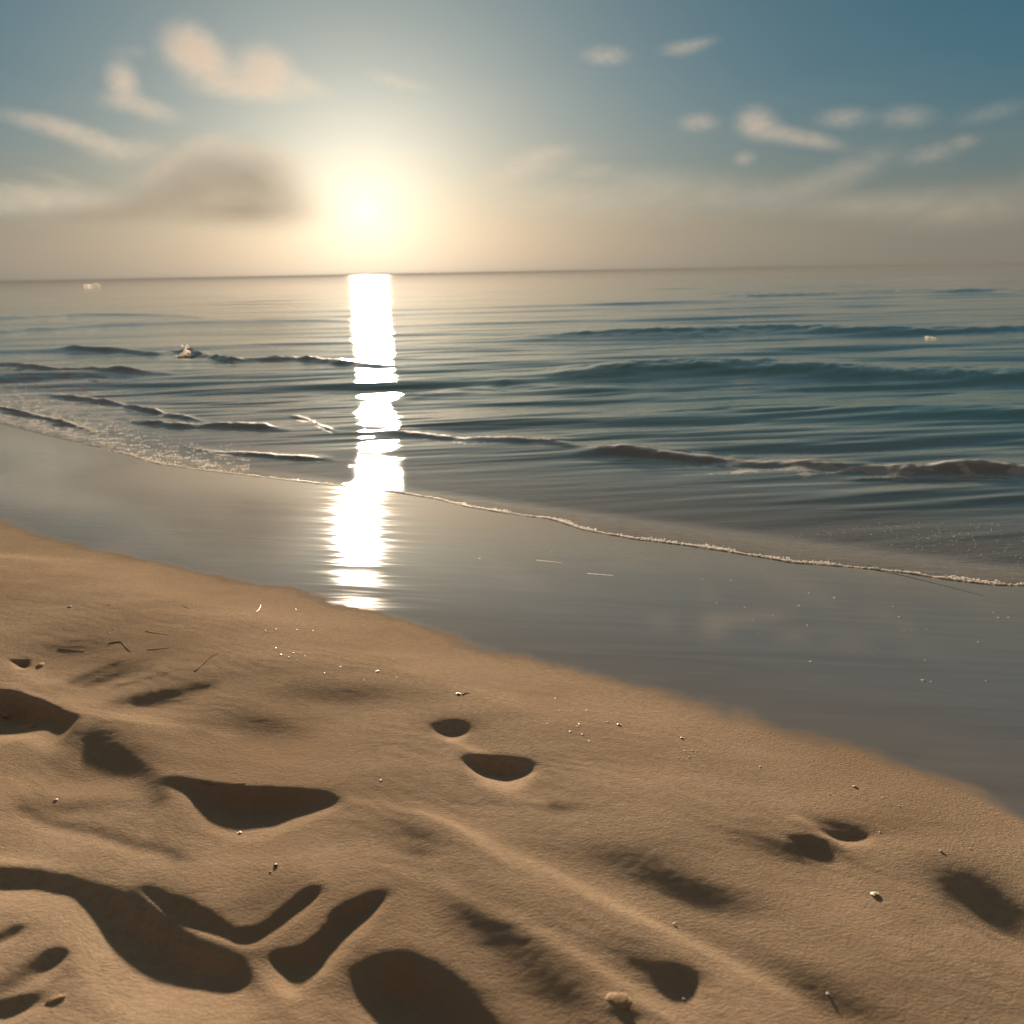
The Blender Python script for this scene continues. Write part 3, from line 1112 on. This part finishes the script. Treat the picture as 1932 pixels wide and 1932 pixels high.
twig([(872, 1311), (880, 1307), (887, 1309)], 0.0045, m_twig, 'tiny dark forked twig beside a pale shell above the two footprint hollows', group='twigs lying on the sand')
twig([(378, 1476), (400, 1481), (430, 1480), (464, 1478)], 0.0032, m_twig, 'long thin twig along the crest above the triangular dark hollow', group='twigs lying on the sand')
twig([(1625, 1071), (1680, 1081), (1740, 1095), (1800, 1110), (1855, 1124)], 0.006, m_weed, 'long straight dark strand of weed on wet sand by the waterline', 'seaweed_strand', 'seaweed')
twig([(538, 1518), (540, 1513), (548, 1511), (557, 1513), (561, 1519)], 0.0028, m_rim, 'small curved ring of root in the shade of the triangular hollow', 'root', 'root')

# single shells and pebbles
shell(1650, 1687, 24, 'large pale shell lying alone on open sand at the right, casting a small shadow', m_shell, tilt=0.15)
shell(864, 1309, 17, 'cream shell beside a tiny dark twig above the footprint hollows', m_shell)
shell(1612, 1484, 14, 'largest cream shell on the smooth sand close to the wet edge at the right')
shell(1775, 1606, 12, 'small cream shell on the bright ridge above the right hand dark mound')
shell(1562, 1875, 11, 'small white shell on bright sand near the bottom edge', m_shellw)
shell(1273, 1743, 11, 'small pinkish shell at the end of the long bright crest', m_shell)
shell(718, 1472, 8, 'tiny shell on smooth sand left of the footprint hollow')
shell(712, 1266, 10, 'small white shell on open sand halfway between bent twig and wet edge', m_shellw)
shell(1286, 1392, 11, 'oval white shell near the wet edge, right of the shell scatter', m_shellw)
shell(1167, 1367, 13, 'biggest white shell of the loose scatter below the wet edge', m_shellw)
shell(452, 1571, 14, 'pale round shell at the lower tip of the triangular dark hollow', m_shell)
shell(105, 1508, 11, 'small cream shell on the left beside a soft dark hollow')
shell(1290, 1885, 10, 'small shell on the rim of the dark oval pit at the bottom', m_shell)
shell(131, 1145, 13, 'small white shell near the left edge below the wet sand', m_shellw)
for i, (px, py, sp, lab) in enumerate([
        (520, 1633, 12, 'dark purple pebble on bright sand below the triangular hollow'),
        (510, 1646, 7, 'tiny dark pebble just left of the purple pebble'),
        (468, 1491, 8, 'small dark pebble on the crest of the triangular hollow')]):
    c = on_sand(px, py)
    r = 0.5 * sp / (FOC * PX) * np.linalg.norm(c - EYE)
    mb = MB()
    r *= 0.6
    lump(mb, c + np.array([0, 0, r * 0.25]), r, (1, 0.8, 0.5), 0.35, i + 3, ICO2, i)
    tag(mb.build('pebble', m_stone, True, c), lab, 'pebble', 'dark pebbles on the sand')
for i, (px, py, sp, sc, lab) in enumerate([
        (1168, 1888, 40, (1.35, 1.0, 0.15), 'large rounded lump of sand lit orange at the bottom of the picture'),
        (48, 1374, 34, (1.2, 0.7, 0.3), 'crumbly clump of sand in the dark hollow at the left'),
        (75, 1256, 22, (1.4, 0.6, 0.3), 'bright crumbly clump of sand right beside the small black hole'),
        (4, 1334, 22, (1.2, 0.6, 0.5), 'small bright clump cut by the left edge in the dark hollow'),
        (105, 1886, 26, (1.3, 0.7, 0.3), 'low bright lump of sand in the bottom left corner')]):
    c = on_sand(px, py)
    r = 0.5 * sp / (FOC * PX) * np.linalg.norm(c - EYE)
    mb = MB()
    lump(mb, c + np.array([0, 0, -r * 0.04]), r * 0.8, sc, 0.22, i + 40, ICO3, -0.3 + i)
    tag(mb.build('sand_clump', m_clump, True, c), lab, 'sand clump', 'clumps of sand')

# scatters too small to tell apart
for px, py in [(1048, 1318), (1107, 1340), (1055, 1341), (1033, 1365), (1090, 1370), (1093, 1366), (1076, 1380), (1160, 1380), (1146, 1362),
               (1185, 1363), (1112, 1398), (1099, 1385), (1292, 1416), (1306, 1416), (1314, 1417), (1300, 1428), (1434, 1446), (1330, 1405)]:
    fragment(px, py, random.uniform(4.5, 8), 'tiny white shell fragment in the scatter on tan sand below the wet edge', 'shell fragments on the sand below the wet edge')
for px, py in [(206, 1141), (330, 1139), (440, 1166), (365, 1183), (348, 1160), (300, 1190), (322, 1188), (214, 1186), (206, 1194), (500, 1190), (418, 1158), (558, 1150),
               (560, 1188), (520, 1187), (590, 1190), (520, 1223), (553, 1232), (566, 1232), (530, 1235), (612, 1270), (642, 1258), (687, 1283), (742, 1243), (748, 1278),
               (400, 1128), (545, 1240), (560, 1246), (575, 1238)]:
    fragment(px, py, random.uniform(4.5, 7.5), 'tiny white shell fragment strewn on the pale sand below the sun gleam', 'shell fragments on the sand below the sun gleam')
for px, py in [(1564, 1497), (1616, 1500), (1666, 1505), (1696, 1520), (1830, 1600), (1660, 1570), (1770, 1440 + 90)]:
    fragment(px, py, random.uniform(4.5, 7), 'tiny white shell fragment on the darker sand at the right', 'shell fragments on the sand at the right')
for px, py, sp in [(1574, 1128, 10), (1379, 1095, 8), (1352, 1138, 8), (1405, 1146, 8), (1458, 1161, 6), (1523, 1180, 9), (1526, 1119, 8), (1507, 1143, 9), (1685, 1144, 8),
                   (1696, 1164, 8), (1705, 1190, 5), (1719, 1188, 5), (1748, 1187, 5), (1657, 1226, 5), (1745, 1246, 7), (1740, 1283, 10), (1756, 1286, 8),
                   (1883, 1165, 8), (1902, 1165, 8), (1875, 1156, 6), (1845, 1211, 7), (1860, 1284, 7), (1529, 1248, 10), (1430, 1196, 5), (1040, 1040, 5), (1325, 1093, 7),
                   (1420, 1170, 6), (905, 1054, 7)]:
    fragment(px, py, sp * 1.1, 'white fleck of foam or shell stranded on the smooth wet sand', 'white flecks on the wet sand', m_foam, 'fleck', 'foam_fleck')
twig([(1012, 1057), (1035, 1059), (1060, 1062)], 0.006, m_foam, 'upper thin white foam streak on the wet sand beneath the waterline', 'foam_streak', 'foam streak', 'foam streaks on the wet sand', 0.2)
twig([(1108, 1082), (1135, 1084), (1157, 1086)], 0.006, m_foam, 'lower right thin white foam streak on the wet sand', 'foam_streak', 'foam streak', 'foam streaks on the wet sand', 0.2)

# ------------------------------------------------------------------ foam bubbles (uncountable)
mb = MB()
nb = 0
tlo = float(et[0])
thi = float(et[-1])
PE = []
for _ in range(15000):
    q = random.random()
    tt = random.uniform(max(tlo, -12), min(thi, 4.0))
    PE.append((tt, edge1(tt)))
PN = fbm(np.array([q[0] for q in PE]) * 3, np.full(len(PE), 1.3), 3, 8)
for (tt, es_), pn in zip(PE, PN):
    u_ = abs(random.gauss(0.0, 0.016 + 0.075 * max(0.0, float(pn) + 0.25))) + 0.004
    x, y = TS[0] * tt + NS[0] * (es_ + u_), TS[1] * tt + NS[1] * (es_ + u_)
    z = sea_z(x, y)
    pxu, pxv = to_px(np.array([x]), np.array([y]), np.array([z]))
    if pxu[0] < -60 or pxu[0] > 2000:
        continue
    dens = 0.35 + 0.65 * min(1, max(0, (pxu[0] - 900) / 400))
    dens *= 0.4 + 1.2 * max(0, float(pn) + 0.4)
    if random.random() > dens:
        continue
    r = random.choice((0.003, 0.0035, 0.005, 0.007, 0.009))
    lump(mb, (x, y, z + r * 0.25), r, (1, 1, 0.8), 0.0, 0, ICO0)
    nb += 1
# lace of foam on the left and flecks on the right shallows
LC = []
for _ in range(9000):
    px = random.uniform(-20, 470)
    py = np.interp(px, [0, 110, 240, 330, 470], [752, 800, 846, 876, 894]) + random.gauss(-8, 17)
    LC.append(on_sea(px, py))
LN = fbm(np.array([c[0] * 5 for c in LC]), np.array([c[1] * 5 for c in LC]), 4, 61)
for c, ln_ in zip(LC, LN):
    if ln_ < 0.06 + 0.1 * random.random():
        continue
    r = random.uniform(0.004, 0.011)
    lump(mb, c + np.array([0, 0, r * 0.25]), r, (1, 1, 0.7), 0.0, 0, ICO0)
for _ in range(900):
    px = random.gauss(1760, 150)
    py = random.uniform(985, 1095)
    if px > 1960 or px < 1350 or py > np.interp(px, [1400, 1600, 1932], [1040, 1066, 1100]):
        continue
    c = on_sea(px, py)
    r = random.choice((0.0012, 0.0016, 0.002, 0.002, 0.0032))
    lump(mb, c + np.array([0, 0, r * 0.3]), r, (1.6, 1, 0.7), 0.0, 0, ICO0, random.uniform(0, 3))
ob_ = mb.build('foam', m_foam, True)
ob_['kind'] = 'stuff'
ob_['label'] = 'white bubbly foam along the edge of the water'

# single foam marks on the waves
c = on_sea(350, 668)
dd = np.linalg.norm(c - EYE)
s_ = dd / (FOC * PX)
mb = MB()
for i in range(16):
    lump(mb, c + np.array([random.gauss(0, 7) * s_, random.uniform(-2, 2) * s_, random.uniform(0, 5) * s_]), random.uniform(2.0, 4.5) * s_, (2.0, 1, 0.35), 0.4, i, ICO1)
for i in range(34):
    hgt = random.uniform(4, 22)
    lump(mb, c + np.array([random.gauss(0, 3.2) * s_, 0.1 + random.uniform(-1, 1) * s_, hgt * s_]), random.uniform(0.9, 2.6) * s_ * (1 - hgt / 40), (1, 1, 1.5), 0.3, i + 50, ICO1)
tag(mb.build('splash', m_foam, True, c), 'small white splash leaping from the broken brown wave at the left', 'splash')
c = on_sea(175, 541)
s_ = np.linalg.norm(c - EYE) / (FOC * PX)
mb = MB()
for dx, rr in ((-11, 3.0), (-7, 3.2), (2, 4.5), (6, 5.0), (9, 3.2)):
    lump(mb, c + np.array([dx * s_, 0, 2.0 * s_]), rr * s_, (1.3, 1, 0.8), 0.35, int(dx) + 20, ICO2)
tag(mb.build('whitecap', m_foam, True, c), 'bright golden whitecap far out near the left end of the horizon', 'whitecap', 'whitecaps on the sea')
c = on_sea(1752, 638)
s_ = np.linalg.norm(c - EYE) / (FOC * PX)
mb = MB()
for k in range(14):
    lump(mb, c + np.array([(k * 2.3 - 2) * s_, 0, (1.5 - 0.30 * k) * s_]), (3.0 if k < 3 else 1.3 - 0.05 * k) * s_, (1.6, 1, 0.6), 0.3, k, ICO1)
tag(mb.build('whitecap', m_foam, True, c), 'tiny white whitecap with a thin tail on the dark green swell at the right', 'whitecap', 'whitecaps on the sea')

# ------------------------------------------------------------------ clouds: soft bodies of droplets high above the sea


def cloud(puffs, tau, label, colr=(0.99, 0.86, 0.77), dist_=3000.0, g=0.1, absorb=None, wisp=0.5, group='clouds over the sea'):
    """puffs: (px, py, half width px, half height px, tilt deg, weight)"""
    arr = np.array([(q[0], q[1]) for q in puffs], float)
    cx, cy = arr.mean(0)
    d0 = ray(cx, cy)
    ctr = EYE + d0 * dist_
    right = np.cross(d0, (0, 0, 1))
    right /= np.linalg.norm(right)
    upv = np.cross(right, d0)
    s_ = dist_ / (FOC * PX)
    wmean = np.mean([q[2] for q in puffs]) * s_
    G = []
    for (px, py, rx, ry, tilt, wt) in puffs:
        # local frame: x right, y away, z up
        G.append(((px - cx) * s_, 0.0, (cy - py) * s_, rx * s_, max(ry * s_ * 1.6, 0.55 * rx * s_), 1.15 * ry * s_, R(tilt), wt))

    def field(P):
        v = np.zeros(len(P))
        for (gx_, gy_, gz_, a, b, c_, tl_, wt) in G:
            dx, dy, dz = P[:, 0] - gx_, P[:, 1] - gy_, P[:, 2] - gz_
            ct, st_ = math.cos(tl_), math.sin(tl_)
            lx, lz = dx * ct - dz * st_, dx * st_ + dz * ct
            v += wt * np.exp(-((lx / a) ** 2 + (dy / b) ** 2 + (lz / c_) ** 2))
        return v
    V, F = ICO3
    big = max(abs(q[0]) + 2.6 * q[3] for q in G) * 1.3
    sq = np.array([1.0, 0.7, 0.55])
    D = V * sq
    D = D / np.linalg.norm(D, axis=1)[:, None]
    lo = np.zeros(len(D))
    ks = np.linspace(0, 1, 160) ** 1.4
    for k in ks:
        m_ = field(D * (k * big)) > 0.035
        lo = np.where(m_, k, lo)
    lo = np.maximum(lo, 0.03)
    P = D * (lo * big)[:, None]
    me = bpy.data.meshes.new('cloud')
    me.from_pydata([tuple(q) for q in P], [], F)
    me.polygons.foreach_set('use_smooth', [True] * len(F))
    m_, t_ = new_mat('cloud_vapour')
    tcx = t_.n('ShaderNodeTexCoord').outputs['Object']
    acc_ = None
    for (gx_, gy_, gz_, a, b, c_, tl_, wt) in G:
        mp = t_.n('ShaderNodeMapping', vector_type='TEXTURE')
        t_.t.links.new(tcx, mp.inputs['Vector'])
        mp.inputs['Location'].default_value = (gx_, gy_, gz_)
        mp.inputs['Rotation'].default_value = (0, tl_, 0)
        mp.inputs['Scale'].default_value = (a, b, c_)
        ln = t_.vmath('DOT_PRODUCT', mp.outputs[0], mp.outputs[0]).outputs['Value']
        gs = t_.math('MULTIPLY', t_.math('EXPONENT', t_.math('MULTIPLY', ln, -1.0)), wt)
        acc_ = gs if acc_ is None else t_.math('ADD', acc_, gs)
    nz = t_.noise(t_.mapping(tcx, (1, 1, 1.7), loc=(cx, cy, 0)), 2.0 / max(wmean, 1), 5, 0.55, 0.5)
    dn = t_.math('SUBTRACT', acc_, 0.04)
    dn = t_.math('MULTIPLY', dn, t_.ss(nz, 0.3, 0.7, 1.0 - wisp, 1.0 + wisp))
    depth_m = np.mean([q[4] for q in G]) * 1.77
    dn = t_.math('MULTIPLY', t_.math('MAXIMUM', dn, 0.0), 0.42 * tau / depth_m)
    pv = t_.n('ShaderNodeVolumePrincipled')
    pv.inputs['Color'].default_value = c4(colr)
    pv.inputs['Anisotropy'].default_value = g
    if absorb:
        pv.inputs['Absorption Color'].default_value = c4(absorb)
    t_.set(pv.inputs['Density'], dn)
    oo = t_.n('ShaderNodeOutputMaterial')
    t_.t.links.new(pv.outputs[0], oo.inputs['Volume'])
    me.materials.append(m_)
    ob2 = bpy.data.objects.new('cloud', me)
    away = np.array([d0[0], d0[1], d0[2]])
    ob2.matrix_world = Matrix(((right[0], away[0], upv[0], ctr[0]), (right[1], away[1], upv[1], ctr[1]), (right[2], away[2], upv[2], ctr[2]), (0, 0, 0, 1)))
    COL.objects.link(ob2)
    tag(ob2, label, 'cloud', group)
    return ob2


cloud([(380, 104, 34, 24, 8, 1.5), (408, 128, 36, 22, 30, 1.0), (494, 130, 36, 23, 0, 1.5), (470, 160, 74, 15, 3, 0.8), (556, 150, 36, 12, 18, 0.8)], 1.15,
      'largest puffy peach cloud, two humps high above the dark cloud', wisp=0.32)
cloud([(237, 160, 20, 20, -10, 1.2), (230, 190, 28, 12, 0, 0.7), (275, 200, 36, 12, 14, 1.1)], 0.8, 'small peach cloud with an upright puff, left of the largest puffy cloud', wisp=0.32)
cloud([(75, 234, 45, 10, 10, 0.6), (130, 248, 50, 13, 14, 1.0), (175, 262, 36, 10, 16, 0.7)], 0.75, 'long slanting peach cloud near the left edge', wisp=0.42)
cloud([(215, 288, 40, 13, 10, 0.8), (262, 280, 40, 12, 6, 0.8)], 0.55, 'soft faint cloud between the slanting cloud and the dark cloud', wisp=0.42)
cloud([(390, 345, 90, 42, -4, 1.0), (290, 385, 90, 22, -14, 0.9), (480, 360, 62, 46, 0, 0.9), (200, 404, 90, 12, -4, 0.6), (420, 400, 110, 18, 0, 0.8), (540, 385, 50, 30, 0, 0.35)], 2.0,
      'big dark grey brown cloud low beside the sun', (0.70, 0.66, 0.62), 2600, -0.1, wisp=0.2)
cloud([(395, 278, 40, 13, -16, 0.8), (455, 285, 42, 12, 6, 0.8), (330, 312, 45, 12, -28, 0.7), (520, 300, 36, 18, 30, 0.7)], 0.8, 'bright cream fringe of cloud along the top of the dark cloud', dist_=3200, wisp=0.3)
cloud([(70, 368, 110, 15, 3, 0.9), (100, 340, 40, 7, 16, 0.6), (10, 382, 90, 14, 0, 0.8)], 0.7, 'low flat cloud bank at the left edge above the horizon', (0.9, 0.86, 0.82), wisp=0.42)
cloud([(735, 150, 30, 8, 14, 0.9), (770, 160, 38, 8, 8, 0.7)], 0.40, 'thin faint wisp of cloud right of the largest puffy cloud, above the sun', wisp=0.42)
cloud([(1143, 105, 34, 11, 3, 1.0)], 0.6, 'small oval cloud at the top, left one of the two high clouds', wisp=0.42)
cloud([(1285, 90, 30, 9, 0, 0.8), (1315, 84, 28, 7, -8, 0.7)], 0.5, 'thin small cloud at the top, right one of the two high clouds', wisp=0.42)
cloud([(1318, 231, 28, 11, 2, 1.0)], 0.6, 'small oval cloud left of the cloud with a slanting tail', wisp=0.42)
cloud([(1432, 232, 28, 18, 10, 1.0), (1462, 250, 36, 12, 14, 0.7), (1520, 263, 50, 10, 14, 0.8)], 0.8, 'peach cloud with a slanting tail, brightest on the right side of the sky', wisp=0.32)
cloud([(1592, 222, 36, 12, 2, 1.0)], 0.5, 'small oval cloud right of the cloud with a slanting tail', wisp=0.42)
cloud([(1710, 220, 36, 13, 4, 1.0)], 0.42, 'faint oval cloud, second from the right edge in the upper row', wisp=0.42)
cloud([(1872, 212, 44, 10, -10, 1.0)], 0.22, 'very faint streak of cloud at the right edge in the upper row', wisp=0.42)
cloud([(1765, 286, 40, 12, -8, 0.7), (1812, 271, 18, 8, 0, 1.0)], 0.38, 'faint pale cloud with a bright right tip near the right edge', wisp=0.42)
cloud([(1404, 299, 16, 9, 0, 1.0)], 0.45, 'tiny round cloud puff below the cloud with a slanting tail', wisp=0.42)
cloud([(1600, 322, 64, 18, -18, 0.9), (1530, 345, 64, 15, -4, 0.6)], 0.34, 'slanting soft cloud above the horizon bank at the right', wisp=0.42)
cloud([(1030, 292, 50, 11, -6, 0.9), (985, 318, 60, 15, -10, 0.8), (1110, 322, 44, 11, 0, 0.7)], 0.45, 'pinkish streaky cloud just right of the sun', wisp=0.42)
cloud([(1230, 342, 70, 20, 0, 0.9), (1340, 362, 110, 22, 6, 0.7), (1130, 372, 160, 26, 4, 0.7), (1480, 384, 130, 20, 2, 0.5)], 0.34, 'long soft cloud bank above the horizon right of the sun', (0.92, 0.88, 0.84), wisp=0.42)
cloud([(1690, 376, 90, 18, -4, 0.8), (1830, 386, 120, 24, -3, 0.8), (1925, 340, 36, 16, -20, 0.7)], 0.28, 'low soft cloud bank at the right edge above the horizon', (0.92, 0.88, 0.84), wisp=0.42)
cloud([(245, 98, 26, 8, -6, 1.0)], 0.18, 'very faint tiny cloud left of the largest puffy cloud', wisp=0.42)

# ------------------------------------------------------------------ sea air
HB = 4200.0
vs = [(x, y, z) for z in (-9.0, HC + 0.9) for y in (-HB, HB) for x in (-HB, HB)]
fs = [(0, 2, 3, 1), (4, 5, 7, 6), (0, 1, 5, 4), (2, 6, 7, 3), (0, 4, 6, 2), (1, 3, 7, 5)]
m_haze, t = new_mat('sea_haze')
pv = t.n('ShaderNodeVolumePrincipled')
pv.inputs['Color'].default_value = (0.22, 0.21, 0.20, 1)
pv.inputs['Density'].default_value = 0.0004
pv.inputs['Anisotropy'].default_value = 0.08
o = t.n('ShaderNodeOutputMaterial')
t.t.links.new(pv.outputs[0], o.inputs['Volume'])
mb = MB()
mb.add(vs, fs)
hz = mb.build('haze', m_haze, False)
hz['kind'] = 'stuff'
hz['label'] = 'thin warm sea haze'

# ------------------------------------------------------------------ render settings
scene.render.engine = 'CYCLES'
scene.view_settings.view_transform = 'Standard'
scene.view_settings.look = 'None'
scene.view_settings.exposure = EV
scene.view_settings.gamma = 1
scene.cycles.use_denoising = True
scene.cycles.volume_bounces = 1
scene.cycles.max_bounces = 6
scene.cycles.diffuse_bounces = 3
scene.cycles.glossy_bounces = 3
scene.cycles.transparent_max_bounces = 24
scene.cycles.sample_clamp_indirect = 6.0
scene.cycles.volume_step_rate = 1.0
